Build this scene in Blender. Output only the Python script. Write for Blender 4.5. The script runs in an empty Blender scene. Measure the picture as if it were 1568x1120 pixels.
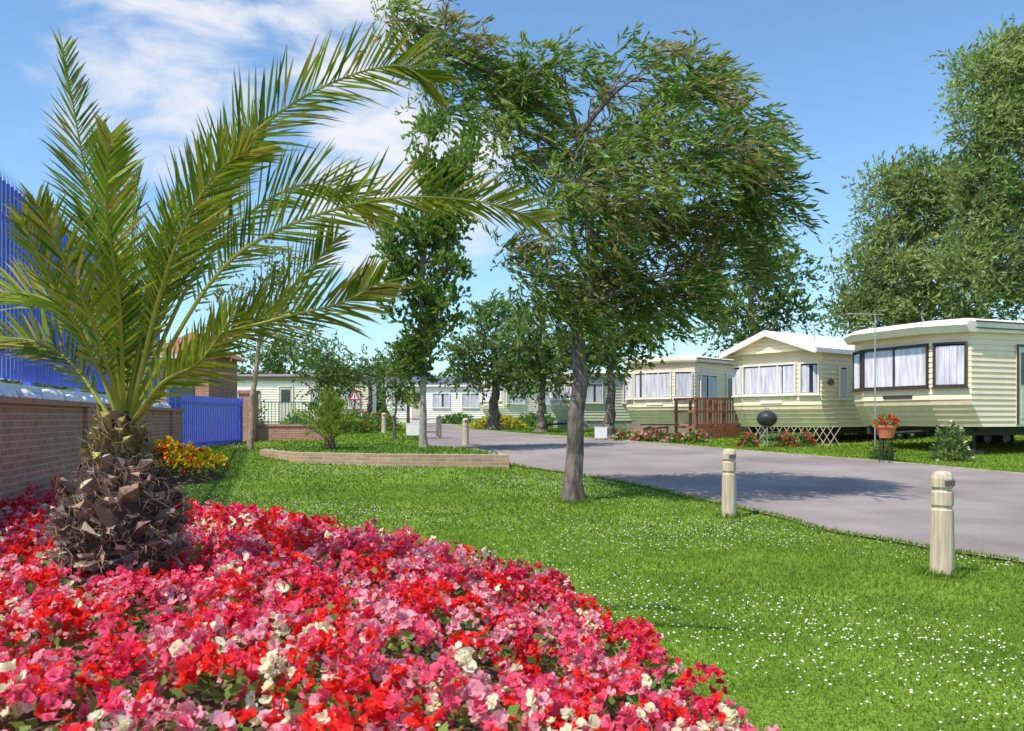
import bpy, math, numpy as np
from mathutils import Vector, Matrix
rng=np.random.default_rng(7)
scene=bpy.context.scene
CAMH=1.38; F=1307.0
def sv(u,v,d):   # survey reading (bearing, height reading) at real range d -> world metres
    return np.array([(u-784)/F*d, d, CAMH+(640-v)/F*d])
# ---------------------------------------------------------------- terrain
_ty=np.array([-80,0,10,13,18,20,24,34,60,100,400,1500.]); _tz=np.array([0,0,0,.1,.31,.42,.55,.8,1.05,1.15,1.2,1.2])
gy=np.concatenate([np.arange(-60,70,.5),np.arange(70,200,5),np.arange(200,1501,50)])
gz=np.interp(gy,_ty,_tz)
k=np.ones(7)/7
gz[4:-12]=np.convolve(np.pad(gz,3,'edge'),k,'valid')[4:-12]
def terr(y): return np.interp(y,gy,gz)
# ---------------------------------------------------------------- mesh accumulator
class M:
    def __init__(s): s.v=[];s.c=[];s.f=[];s.n=0
    def add(s,v,f,mat=0,col=(.5,.5,.5)):
        v=np.asarray(v,float).reshape(-1,3); f=np.asarray(f,int)
        if len(v)==0 or len(f)==0: return
        c=np.asarray(col,float)
        if c.ndim==1: c=np.tile(c,(len(v),1))
        s.v.append(v);s.c.append(c);s.f.append((f+s.n,mat));s.n+=len(v)
    def box(s,o,a,b,c,mat=0,col=(.5,.5,.5)):
        o,a,b,c=[np.array(q,float) for q in (o,a,b,c)]
        v=[o,o+a,o+a+b,o+b,o+c,o+a+c,o+a+b+c,o+b+c]
        s.add(v,[[0,3,2,1],[4,5,6,7],[0,1,5,4],[1,2,6,5],[2,3,7,6],[3,0,4,7]],mat,col)
    def bx(s,x0,x1,y0,y1,z0,z1,mat=0,col=(.5,.5,.5)):
        s.box((x0,y0,z0),(x1-x0,0,0),(0,y1-y0,0),(0,0,z1-z0),mat,col)
    def tube(s,path,rad,n=8,mat=0,col=(.5,.5,.5),cap=True,lump=0):
        path=np.asarray(path,float); m=len(path)
        rad=np.broadcast_to(np.asarray(rad,float),(m,))
        T=np.gradient(path,axis=0); T/=np.linalg.norm(T,axis=1)[:,None]+1e-9
        ref=np.array([0,0,1.]) if abs(T[0][2])<.8 else np.array([0,1.,0])
        A=np.cross(T,ref);A/=np.linalg.norm(A,axis=1)[:,None]+1e-9
        B=np.cross(T,A)
        th=np.linspace(0,2*np.pi,n,endpoint=False)
        rr=rad[:,None]*(1+lump*rng.uniform(-1,1,(m,n)))
        v=path[:,None,:]+rr[:,:,None]*(np.cos(th)[None,:,None]*A[:,None,:]+np.sin(th)[None,:,None]*B[:,None,:])
        i=np.arange(m-1)[:,None]*n; j=np.arange(n)[None,:]; j2=(j+1)%n
        f=np.stack([i+j,i+j2,i+n+j2,i+n+j],-1).reshape(-1,4)
        s.add(v.reshape(-1,3),f,mat,col)
        if cap:
            s.add(v[-1],[list(range(n))],mat,col); s.add(v[0],[list(range(n))],mat,col)
    def lathe(s,c,prof,n=20,mat=0,col=(.5,.5,.5)):
        prof=np.array(prof,float); th=np.linspace(0,2*np.pi,n,endpoint=False)
        v=np.stack([c[0]+prof[:,0:1]*np.cos(th),c[1]+prof[:,0:1]*np.sin(th),c[2]+np.repeat(prof[:,1:2],n,1)],-1)
        m=len(prof); i=np.arange(m-1)[:,None]*n; j=np.arange(n)[None,:]; j2=(j+1)%n
        s.add(v.reshape(-1,3),np.stack([i+j,i+j2,i+n+j2,i+n+j],-1).reshape(-1,4),mat,col)
    def build(s,name,mats,parent=None,smooth=False,loc=None,rotz=0):
        me=bpy.data.meshes.new(name); V=np.concatenate(s.v);C=np.concatenate(s.c)
        me.vertices.add(len(V)); me.vertices.foreach_set('co',V.ravel())
        L=np.concatenate([f.ravel() for f,_ in s.f])
        tot=np.concatenate([np.full(len(f),f.shape[1]) for f,_ in s.f])
        mi=np.concatenate([np.full(len(f),m) for f,m in s.f])
        me.loops.add(len(L)); me.loops.foreach_set('vertex_index',L.astype(np.int32))
        me.polygons.add(len(tot)); st=np.concatenate([[0],np.cumsum(tot)[:-1]])
        me.polygons.foreach_set('loop_start',st.astype(np.int32))
        me.polygons.foreach_set('material_index',mi.astype(np.int32))
        me.polygons.foreach_set('use_smooth',np.full(len(tot),smooth))
        me.update(calc_edges=True)
        a=me.color_attributes.new('Col','FLOAT_COLOR','POINT')
        a.data.foreach_set('color',np.concatenate([C,np.ones((len(C),1))],1).ravel())
        for m in mats: me.materials.append(m)
        o=bpy.data.objects.new(name,me); scene.collection.objects.link(o)
        if parent: o.parent=parent
        if loc is not None: o.location=loc
        o.rotation_euler[2]=rotz
        return o
def empty(name,loc=(0,0,0),rz=0):
    e=bpy.data.objects.new(name,None); scene.collection.objects.link(e); e.location=loc; e.rotation_euler[2]=rz; e.empty_display_size=.3
    return e
# ---------------------------------------------------------------- materials
def newmat(n):
    m=bpy.data.materials.new(n); m.use_nodes=True; nt=m.node_tree; return m,nt,nt.nodes['Principled BSDF'],nt.nodes,nt.links
def mat(n,c,rough=.6,var=.15,scale=8,bump=0,metal=0,coat=0,stretch=(1,1,1)):
    m,nt,p,N,L=newmat(n)
    tc=N.new('ShaderNodeTexCoord'); mp=N.new('ShaderNodeMapping'); mp.inputs['Scale'].default_value=stretch
    no=N.new('ShaderNodeTexNoise'); no.inputs['Scale'].default_value=scale; no.inputs['Detail'].default_value=6
    L.new(tc.outputs['Object'],mp.inputs[0]);L.new(mp.outputs[0],no.inputs['Vector'])
    r=N.new('ShaderNodeValToRGB'); c=np.array(c,float)
    r.color_ramp.elements[0].position=.3; r.color_ramp.elements[1].position=.7
    r.color_ramp.elements[0].color=(*np.clip(c*(1-var),0,1),1); r.color_ramp.elements[1].color=(*np.clip(c*(1+var),0,1),1)
    L.new(no.outputs['Fac'],r.inputs[0]);L.new(r.outputs[0],p.inputs['Base Color'])
    p.inputs['Roughness'].default_value=rough;p.inputs['Metallic'].default_value=metal;p.inputs['Coat Weight'].default_value=coat
    if bump:
        b=N.new('ShaderNodeBump');b.inputs['Strength'].default_value=bump;b.inputs['Distance'].default_value=.02
        L.new(no.outputs['Fac'],b.inputs['Height']);L.new(b.outputs[0],p.inputs['Normal'])
    return m
def colmat(n,rough=.5,trans=.35,spec=.4):
    m,nt,p,N,L=newmat(n)
    a=N.new('ShaderNodeAttribute');a.attribute_name='Col'
    L.new(a.outputs['Color'],p.inputs['Base Color']);p.inputs['Roughness'].default_value=rough
    p.inputs['Specular IOR Level'].default_value=spec
    if trans>0:
        t=N.new('ShaderNodeBsdfTranslucent');L.new(a.outputs['Color'],t.inputs['Color'])
        x=N.new('ShaderNodeMixShader');x.inputs[0].default_value=trans
        L.new(p.outputs[0],x.inputs[1]);L.new(t.outputs[0],x.inputs[2]);L.new(x.outputs[0],N['Material Output'].inputs['Surface'])
    return m
def brickmat(n,c1,c2,mortar,bw=.225,rh=.075,ms=.01):
    m,nt,p,N,L=newmat(n)
    tc=N.new('ShaderNodeTexCoord');sp=N.new('ShaderNodeSeparateXYZ');cb=N.new('ShaderNodeCombineXYZ')
    ad=N.new('ShaderNodeMath');ad.operation='ADD'
    L.new(tc.outputs['Object'],sp.inputs[0]);L.new(sp.outputs[0],ad.inputs[0]);L.new(sp.outputs[1],ad.inputs[1])
    L.new(ad.outputs[0],cb.inputs[0]);L.new(sp.outputs[2],cb.inputs[1])
    b=N.new('ShaderNodeTexBrick');b.inputs['Scale'].default_value=1;b.inputs['Brick Width'].default_value=bw;b.inputs['Row Height'].default_value=rh
    b.inputs['Mortar Size'].default_value=ms;b.inputs['Color1'].default_value=(*c1,1);b.inputs['Color2'].default_value=(*c2,1);b.inputs['Mortar'].default_value=(*mortar,1)
    L.new(cb.outputs[0],b.inputs['Vector'])
    no=N.new('ShaderNodeTexNoise');no.inputs['Scale'].default_value=3;no.inputs['Detail'].default_value=8
    L.new(tc.outputs['Object'],no.inputs['Vector'])
    mr=N.new('ShaderNodeMapRange');mr.inputs[3].default_value=.7;mr.inputs[4].default_value=1.3;L.new(no.outputs['Fac'],mr.inputs[0])
    mx=N.new('ShaderNodeVectorMath');mx.operation='SCALE';L.new(b.outputs['Color'],mx.inputs[0]);L.new(mr.outputs[0],mx.inputs['Scale'])
    L.new(mx.outputs[0],p.inputs['Base Color']);p.inputs['Roughness'].default_value=.9
    bp=N.new('ShaderNodeBump');bp.inputs['Strength'].default_value=.6;bp.inputs['Distance'].default_value=.01;bp.invert=True
    L.new(b.outputs['Fac'],bp.inputs['Height']);L.new(bp.outputs[0],p.inputs['Normal'])
    return m
LEAF=colmat('leaf',.55,.42,.25); FROND=colmat('palm_frond_leaf',.5,.42,.2); PETAL=colmat('petal',.65,.42,.12); GRASSB=colmat('grass_blade',.6,.42,.15)
COLR=colmat('painted_mix',.75,0,.2)
BARK=mat('bark',(.15,.12,.10),.95,.6,14,.9,stretch=(1,1,.25))
# ---------------------------------------------------------------- vegetation helpers
def unit(v): return v/(np.linalg.norm(v,axis=-1,keepdims=True)+1e-9)
def leaves(m,P,D,Ln,W,col,mat=0):
    n=len(P); D=unit(D); R=unit(np.cross(D,rng.normal(size=(n,3))))
    Ln=np.broadcast_to(Ln,(n,))[:,None];W=np.broadcast_to(W,(n,))[:,None]
    mid=P+D*Ln*.45
    v=np.stack([P,mid+R*W*.5,P+D*Ln,mid-R*W*.5],1).reshape(-1,3)
    m.add(v,np.arange(n*4).reshape(n,4),mat,np.repeat(col,4,0))
def bez(a,b,c,n=8):
    t=np.linspace(0,1,n)[:,None]; a,b,c=map(np.asarray,(a,b,c))
    return (1-t)**2*a+2*t*(1-t)*b+t*t*c
def tree(name,trunk,r0,blobs,leaf=(.13,.035),sub=8,sprigs=14,perspr=12,sprlen=.45,clump=.35,wind=(0,0,0),spread=.8,
         cols=((.07,.13,.018),(.19,.28,.05)),odd=None,bark=BARK,limb=.35,seed=1,shade=.35,branchup=.5,pale=.06):
    global rng
    rng=np.random.default_rng(seed)
    m=M(); trunk=np.array(trunk,float); wind=np.array(wind,float)
    tt=np.linspace(0,1,len(trunk)); ts=np.linspace(0,1,14)
    tp=np.stack([np.interp(ts,tt,trunk[:,i]) for i in range(3)],1)
    tp[1:-1]+=rng.normal(size=(12,3))*r0*.18
    rr=r0*(1-.65*ts); rr[0]*=1.5; rr[1]*=1.08
    m.tube(tp,rr,12,1,lump=.06)
    c0,c1=np.array(cols[0]),np.array(cols[1])
    LP=[];LD=[];LC=[]
    ztop=max(b[0][2]+b[1][2] for b in blobs); zbot=min(b[0][2]-b[1][2] for b in blobs)
    for b in blobs:
        c,r=np.array(b[0],float),np.array(b[1],float); dn=b[2] if len(b)>2 else 1.
        cand=tp[(tp[:,2]<c[2]-.1*(c[2]-tp[0,2]))&(tp[:,2]>tp[0,2]+.35*(tp[-1,2]-tp[0,2]))]
        if len(cand)==0: cand=tp[6:7]
        s=cand[np.argmin(np.linalg.norm((cand-c)*np.array([1,1,branchup]),axis=1))]
        mid=(s+c)/2+np.array([0,0,.12*np.linalg.norm(c-s)])+rng.normal(size=3)*.08*np.linalg.norm(c-s)
        lp=bez(s,mid,c,9); m.tube(lp,np.linspace(r0*limb,r0*.08,9),6,1,cap=False)
        ns=max(2,int(sub*dn))
        d=unit(rng.normal(size=(ns,3)))*(rng.uniform(.25,1,(ns,1))**.5)
        cc=c+d*r
        for q in cc:
            st=lp[rng.integers(4,9)]
            m.tube(bez(st,(st+q)/2+[0,0,.1],q,5),np.linspace(r0*.09,r0*.025,5),4,1,cap=False)
            sp=q+rng.normal(size=(sprigs,3))*clump*np.array([1,1,.7])
            out=unit(sp-(c-[0,0,r[2]*.5]))
            dr=unit(out*.6+wind+rng.normal(size=(sprigs,3))*.45)
            bright=rng.uniform(0,1); base=c0+(c1-c0)*bright
            if odd is not None and rng.random()<odd[1]: base=base*.4+np.array(odd[0])*.6
            t=np.linspace(0,1,perspr)[None,:,None]
            PP=sp[:,None,:]+dr[:,None,:]*t*sprlen+np.array([0,0,-.35])*sprlen*t*t
            DD=unit(dr[:,None,:]+rng.normal(size=(sprigs,perspr,3))*spread*.6+wind*.4)
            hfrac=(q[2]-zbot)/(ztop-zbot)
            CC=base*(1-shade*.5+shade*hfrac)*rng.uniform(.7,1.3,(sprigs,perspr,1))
            pk=rng.random((sprigs,perspr,1))<pale
            CC=np.where(pk,CC*.4+np.array([.28,.31,.13])*.75,CC)
            LP.append(PP.reshape(-1,3));LD.append(DD.reshape(-1,3));LC.append(CC.reshape(-1,3))
    P=np.concatenate(LP);D=np.concatenate(LD);C=np.concatenate(LC); n=len(P)
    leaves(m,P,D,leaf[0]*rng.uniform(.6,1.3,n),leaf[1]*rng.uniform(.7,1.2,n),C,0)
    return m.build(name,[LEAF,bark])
def blob(u,v,ru,rv,d,dy=0,dn=1,depth=1.1):
    s=d/F; return (sv(u,v,d)+[0,dy,0],(ru*s,max(ru,rv)*s*depth,rv*s),dn)

# ================================================================ GROUND
def grassground():
    m,nt,p,N,L=newmat('lawn')
    tc=N.new('ShaderNodeTexCoord')
    a=N.new('ShaderNodeTexNoise');a.inputs['Scale'].default_value=1.1;a.inputs['Detail'].default_value=6
    b=N.new('ShaderNodeTexNoise');b.inputs['Scale'].default_value=35;b.inputs['Detail'].default_value=4
    L.new(tc.outputs['Object'],a.inputs['Vector']);L.new(tc.outputs['Object'],b.inputs['Vector'])
    ad=N.new('ShaderNodeMath');ad.operation='ADD';L.new(a.outputs['Fac'],ad.inputs[0]);L.new(b.outputs['Fac'],ad.inputs[1])
    r=N.new('ShaderNodeValToRGB');e=r.color_ramp.elements
    e[0].position=.38;e[0].color=(.07,.15,.012,1);e[1].position=.62;e[1].color=(.23,.35,.045,1)
    h=N.new('ShaderNodeMath');h.operation='MULTIPLY';h.inputs[1].default_value=.5;L.new(ad.outputs[0],h.inputs[0])
    L.new(h.outputs[0],r.inputs[0]);L.new(r.outputs[0],p.inputs['Base Color']);p.inputs['Roughness'].default_value=.95;p.inputs['Specular IOR Level'].default_value=.1
    bp=N.new('ShaderNodeBump');bp.inputs['Strength'].default_value=.8;bp.inputs['Distance'].default_value=.03
    L.new(b.outputs['Fac'],bp.inputs['Height']);L.new(bp.outputs[0],p.inputs['Normal'])
    return m
LAWN=grassground()
m=M(); gx=np.concatenate([[-900,-300,-100],np.arange(-40,41,4),[100,300,900]])
X,Y=np.meshgrid(gx,gy); Z=np.repeat(gz[:,None],len(gx),1)
nx=len(gx);i=np.arange(len(gy)-1)[:,None]*nx;j=np.arange(nx-1)[None,:]
m.add(np.stack([X,Y,Z],-1).reshape(-1,3),np.stack([i+j,i+j+1,i+nx+j+1,i+nx+j],-1).reshape(-1,4))
m.build('lawn_ground',[LAWN],smooth=True)
# road
ny=[-40,-8,0,3,5.5,8,10,11.6,14.7,16.7,18.7,21,25,32,40,60,110]; nxx=[26,12,8.4,6.9,5.75,4.8,3.95,3.5,2.43,1.35,-.06,-1.5,-2.6,-3.4,-4.6,-7.5,-15]
fy=[-40,-8,3,11.5,16.8,18.7,20.5,23.2,27.3,31,34,40,60,110]; fx=[40,24,18,13.2,10.1,8.8,7.4,5.7,3.6,1.3,-.4,-2.2,-4.8,-12]
def xn(y): return np.interp(y,ny,nxx)+.05*np.sin(y*1.7)+.03*np.sin(y*4.1)
def xf(y): return np.interp(y,fy,fx)+.05*np.sin(y*1.3+1)
def asphalt():
    m,nt,p,N,L=newmat('asphalt')
    tc=N.new('ShaderNodeTexCoord')
    a=N.new('ShaderNodeTexNoise');a.inputs['Scale'].default_value=.6;a.inputs['Detail'].default_value=8
    b=N.new('ShaderNodeTexNoise');b.inputs['Scale'].default_value=90;b.inputs['Detail'].default_value=3
    for q in(a,b):L.new(tc.outputs['Object'],q.inputs['Vector'])
    r=N.new('ShaderNodeValToRGB');e=r.color_ramp.elements
    e[0].position=.32;e[0].color=(.215,.18,.165,1);e[1].position=.68;e[1].color=(.34,.29,.265,1);L.new(a.outputs['Fac'],r.inputs[0])
    mr=N.new('ShaderNodeMapRange');mr.inputs[3].default_value=.3;mr.inputs[4].default_value=1.7;L.new(b.outputs['Fac'],mr.inputs[0])
    s=N.new('ShaderNodeVectorMath');s.operation='SCALE';L.new(r.outputs[0],s.inputs[0]);L.new(mr.outputs[0],s.inputs['Scale'])
    L.new(s.outputs[0],p.inputs['Base Color']);p.inputs['Roughness'].default_value=.9;p.inputs['Specular IOR Level'].default_value=.2
    bp=N.new('ShaderNodeBump');bp.inputs['Strength'].default_value=.4;bp.inputs['Distance'].default_value=.01
    L.new(b.outputs['Fac'],bp.inputs['Height']);L.new(bp.outputs[0],p.inputs['Normal'])
    return m
ys=gy[(gy>=-40)&(gy<=110)]
def strip(m,xa,xb,dz,mt=0,ys=ys):
    n=len(ys); v=np.empty((n,2,3)); v[:,0,0]=xa;v[:,1,0]=xb;v[:,:,1]=ys[:,None];v[:,:,2]=(terr(ys)+dz)[:,None]
    i=np.arange(n-1)*2; m.add(v.reshape(-1,3),np.stack([i,i+1,i+3,i+2],1),mt)
m=M(); strip(m,xn(ys),xf(ys),.012); m.build('road',[asphalt()],smooth=True)
m=M(); yk=gy[(gy>=-40)&(gy<=60)]
for (fn,a,b) in ((xn,-.10,.0),(xf,.0,.10)):
    strip(m,fn(yk)+a,fn(yk)+b,.03,0,yk); 
    e=fn(yk)+(b if fn is xn else a); n=len(yk)
    v=np.stack([np.stack([e,yk,terr(yk)],1),np.stack([e,yk,terr(yk)+.03],1)],1); i=np.arange(n-1)*2
    m.add(v.reshape(-1,3),np.stack([i,i+1,i+3,i+2],1))
m.build('road_edging',[mat('edging',(.36,.32,.21),.95,.35,6,.4)])

# ================================================================ FLOWER BED
bed=np.array([(1.08,.9),(1.06,2.6),(.92,3.4),(.78,4.2),(.58,5.1),(.15,6.3),(-.5,7.3),(-1.2,8.1),(-2.1,8.9),(-3.2,9.8),(-4.3,10.5),(-5.5,10.9),(-5.15,8.5),(-4.5,5.5),(-4,.9)])
def pip(x,y,poly):
    ins=np.zeros(x.shape,bool); n=len(poly)
    for a in range(n):
        x1,y1=poly[a];x2,y2=poly[(a+1)%n]
        c=((y1>y)!=(y2>y))&(x<(x2-x1)*(y-y1)/(y2-y1+1e-12)+x1); ins^=c
    return ins
def pdist(x,y,poly):
    d=np.full(x.shape,1e9);n=len(poly)
    for a in range(n):
        p=poly[a];q=poly[(a+1)%n];e=q-p;t=np.clip(((x-p[0])*e[0]+(y-p[1])*e[1])/(e@e),0,1)
        d=np.minimum(d,np.hypot(x-p[0]-t*e[0],y-p[1]-t*e[1]))
    return d
def bedh(x,y):
    d=pdist(x,y,bed); s=np.clip(d/1.6,0,1); s=s*s*(3-2*s)
    return terr(y)+.04+.30*s+np.clip(-x-3.6,0,2)*.16
m=M(); gx2=np.arange(-5.8,1.5,.12);gy2=np.arange(.8,11.2,.12)
X,Y=np.meshgrid(gx2,gy2);ins=pip(X,Y,bed);Z=np.where(ins,bedh(X,Y),terr(Y)-.03)
nx=len(gx2);i=np.arange(len(gy2)-1)[:,None]*nx;j=np.arange(nx-1)[None,:]
f=np.stack([i+j,i+j+1,i+nx+j+1,i+nx+j],-1)
keep=(ins[:-1,:-1]|ins[1:,1:]|ins[1:,:-1]|ins[:-1,1:])
m.add(np.stack([X,Y,Z],-1).reshape(-1,3),f[keep])
m.build('flower_bed_soil',[mat('soil',(.12,.08,.05),1,.5,20,1)],smooth=True)
# plants
def begonias(name,poly,hf,bloomr,dens,pal,seed,skip=None,ph=.2,npet=6):
    g=np.random.default_rng(seed)
    lo=poly.min(0);hi=poly.max(0)
    sp=.19; px,py=np.meshgrid(np.arange(lo[0],hi[0],sp),np.arange(lo[1],hi[1],sp)); px=px.ravel();py=py.ravel()
    px=px+g.uniform(-.09,.09,len(px));py=py+g.uniform(-.09,.09,len(py))
    k=pip(px,py,poly)
    if skip is not None: k&=np.hypot(px-skip[0],py-skip[1])>skip[2]
    px=px[k];py=py[k];n=len(px)
    PC=np.array([q[0] for q in pal]);PW=np.array([q[1] for q in pal])
    pc=g.choice(len(pal),n,p=PW); ht=ph*g.uniform(.65,1.4,n)
    m=M()
    nb=dens; tot=n*nb; pi=np.repeat(np.arange(n),nb)
    nt_=5; trr=np.sqrt(g.uniform(0,1,(n,nt_)))*.135; trt=g.uniform(0,2*np.pi,(n,nt_)); ti=g.integers(0,nt_,tot)
    ox=trr[pi,ti]*np.cos(trt[pi,ti])+g.normal(0,.03,tot); oy=trr[pi,ti]*np.sin(trt[pi,ti])+g.normal(0,.03,tot)
    trh=g.uniform(-.03,.05,(n,nt_))
    r=np.hypot(ox,oy); bx=px[pi]+ox;by=py[pi]+oy
    bz=hf(bx,by)+ht[pi]*(1-.5*np.clip(r/.16,0,1.2)**2)+trh[pi,ti]+g.uniform(-.045,.02,tot)
    col=PC[pc[pi]].copy()
    sw=g.random(tot)<.25; col[sw]=PC[g.choice(len(pal),sw.sum(),p=PW)]
    col=col*g.uniform(.85,1.12,(tot,1))
    nrm=unit(np.stack([ox*4+g.normal(0,.6,tot)-.15,oy*4+g.normal(0,.6,tot)-.35,np.ones(tot)*.8],1))
    A=unit(np.cross(nrm,g.normal(size=(tot,3))));B=np.cross(nrm,A)
    C=np.stack([bx,by,bz],1); R=bloomr*g.uniform(.6,1.3,tot)[:,None]
    for kk in range(npet):
        a=kk*2*np.pi/npet*1.0+g.uniform(-.45,.45,tot)[:,None]; cup=g.uniform(-.1,1.3,(tot,1)); Rk=R*g.uniform(.65,1.15,(tot,1))
        D=unit(A*np.cos(a)+B*np.sin(a)+nrm*cup); S=unit(np.cross(nrm,D)+g.normal(0,.25,(tot,3))); w=Rk*g.uniform(.5,.75,(tot,1))
        v=np.stack([C,C+D*Rk*.55+S*w,C+D*Rk*1.0+S*w*.5+nrm*Rk*g.uniform(-.15,.3,(tot,1)),C+D*Rk-S*w*.5+nrm*Rk*g.uniform(-.15,.3,(tot,1)),C+D*Rk*.55-S*w],1)
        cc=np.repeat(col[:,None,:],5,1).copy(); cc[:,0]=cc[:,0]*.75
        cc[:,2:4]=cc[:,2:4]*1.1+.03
        cc=cc*g.uniform(.85,1.12,(tot,1,1))
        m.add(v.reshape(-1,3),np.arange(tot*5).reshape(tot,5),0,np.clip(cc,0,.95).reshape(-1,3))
    s=R*.14;yc=np.tile([.75,.55,.08],(tot,1));kk=g.random(tot)<.4
    v=np.stack([C+nrm*R*.3+A*s,C+nrm*R*.3+B*s,C+nrm*R*.3-A*s,C+nrm*R*.3-B*s],1)[kk]
    m.add(v.reshape(-1,3),np.arange(kk.sum()*4).reshape(-1,4),0,np.repeat(yc[kk],4,0))
    nl=26; tot=n*nl; pi=np.repeat(np.arange(n),nl)
    r=np.sqrt(g.uniform(0,1,tot))*.17;th=g.uniform(0,2*np.pi,tot)
    lx=px[pi]+r*np.cos(th);ly=py[pi]+r*np.sin(th);lz=hf(lx,ly)+ht[pi]*(1-.6*(r/.16)**2)*g.uniform(.3,.97,tot)-.02
    bro=g.random(n)<.25
    lc=np.where(bro[pi][:,None],np.array([[.20,.13,.04]]),np.array([[.19,.30,.06]]))*g.uniform(.6,1.5,(tot,1))
    leaves(m,np.stack([lx,ly,lz],1),np.stack([np.cos(th),np.sin(th),g.uniform(-.1,.9,tot)],1),.055*g.uniform(.7,1.3,tot),.038,lc,1)
    return m.build(name,[PETAL,LEAF])
RED=(.92,.03,.025);PINK=(.93,.12,.22);LP=(.95,.42,.48);WH=(.94,.88,.60);DR=(.82,.03,.10)
begonias('begonia_flower_bed',bed,bedh,.025,29,[(RED,.30),(PINK,.31),(LP,.22),(WH,.06),(DR,.11)],3,skip=(-2.2,4.85,.20),ph=.22)
yb=np.array([(-7.9,15),(-6.9,14.6),(-5.6,15.2),(-5.4,16.2),(-6.2,17.2),(-8.0,17)])
m=M(); v=[(p[0],p[1],terr(p[1])-.02) for p in yb]+[(-6.7+(p[0]+6.7)*.6,16+(p[1]-16)*.6,.55) for p in yb]
n=len(yb); m.add(v,[[q,(q+1)%n,(q+1)%n+n,q+n] for q in range(n)]);m.add(v,[[n+q for q in range(n)]])
m.build('flower_mound_soil',[mat('soil2',(.09,.055,.035),1,.5,20,1)])
begonias('marigold_flower_bed',yb,lambda x,y:terr(y)+.1+.3*np.clip(pdist(x,y,yb)/.7,0,1),.05,10,[((.90,.65,.02),.70),(RED,.22),((.8,.25,.02),.08)],5,ph=.25,npet=5)

# ================================================================ GRASS BLADES + DAISIES
def islawn(x,y):
    k=~pip(x,y,bed)&~((x>xn(y)-.1)&(x<xf(y)+.1))&~pip(x,y,yb)
    return k
g=np.random.default_rng(11); m=M()
rb=np.array([(-.06,18),(-2.6,18.3),(-4.9,19.2),(-6.2,21),(-5.6,24),(-3.2,24.6),(-.9,21.6)])
for (d0,d1,dens,h,w) in ((3,6,2600,.036,.007),(6,10,1400,.042,.010),(10,15,650,.05,.016),(15,24,240,.055,.028),(24,40,60,.07,.06)):
    xm0=-.62*d1;xm1=.66*d1; n=int((xm1-xm0)*(d1-d0)*dens)
    x=g.uniform(xm0,xm1,n);y=g.uniform(d0,d1,n);k=(np.abs(x)<.66*y)&islawn(x,y)&~pip(x,y,rb)
    x=x[k];y=y[k];n=len(x);hh=h*g.uniform(.5,1.25,n);a=g.uniform(0,np.pi,n);z=terr(y)-.004
    dx=np.cos(a)*w*.5;dy=np.sin(a)*w*.5;lx=g.normal(0,.55,n)*hh;ly=g.normal(0,.55,n)*hh
    v=np.stack([np.stack([x-dx,y-dy,z],1),np.stack([x+dx,y+dy,z],1),np.stack([x+lx,y+ly,z+hh],1)],1)
    pat=.5+.5*np.sin(x*1.3+2*np.sin(y*.7))*np.sin(y*1.1+x*.4)
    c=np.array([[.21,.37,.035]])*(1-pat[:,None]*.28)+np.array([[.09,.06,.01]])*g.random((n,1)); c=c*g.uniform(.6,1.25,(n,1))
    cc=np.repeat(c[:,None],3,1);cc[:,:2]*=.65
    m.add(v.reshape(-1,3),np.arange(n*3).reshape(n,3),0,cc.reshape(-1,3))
# ragged fringe growing over the road edge
yy=g.uniform(4,30,9000);yy=yy[g.random(len(yy))<8/yy];xx=xn(yy)-.1+np.abs(g.normal(0,.045,len(yy)))-.01;n=len(yy)
hh=.06*g.uniform(.5,1.3,n);a=g.uniform(0,np.pi,n);z=terr(yy)+.004;w=.014
v=np.stack([np.stack([xx-np.cos(a)*w,yy-np.sin(a)*w,z],1),np.stack([xx+np.cos(a)*w,yy+np.sin(a)*w,z],1),np.stack([xx+g.normal(.3,.4,n)*hh,yy+g.normal(0,.4,n)*hh,z+hh],1)],1)
m.add(v.reshape(-1,3),np.arange(n*3).reshape(n,3),0,np.repeat(np.array([[.20,.30,.05]])*g.uniform(.6,1.3,(n,1)),3,0))
m.build('lawn_grass',[GRASSB])
m=M(); n=34000; y=3.5+g.uniform(0,1,n)**.8*22; x=g.uniform(-.6,.63,n)*y
pat=np.sin(x*1.1+1.5*np.sin(y*.9+1))+np.sin(y*1.3+x*.6)+g.normal(0,.8,n)
k=islawn(x,y)&~pip(x,y,rb)&(pat>.45)&(x<xn(y)); x=x[k];y=y[k];n=len(x)
c=np.stack([x,y,terr(y)+g.uniform(.02,.045,n)],1); s=g.uniform(.004,.0105,n)[:,None]
o=np.array([[1,0,0],[0,1,0],[-1,0,0],[0,-1,0],[0,0,.8],[0,0,-.8]])
v=(c[:,None,:]+o[None]*s[:,:,None]); fa=np.array([[0,1,4],[1,2,4],[2,3,4],[3,0,4],[1,0,5],[2,1,5],[3,2,5],[0,3,5]])
f=(np.arange(n)[:,None,None]*6+fa[None]).reshape(-1,3)
m.add(v.reshape(-1,3),f,0,(.75,.74,.6)); m.build('daisies',[COLR])

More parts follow.
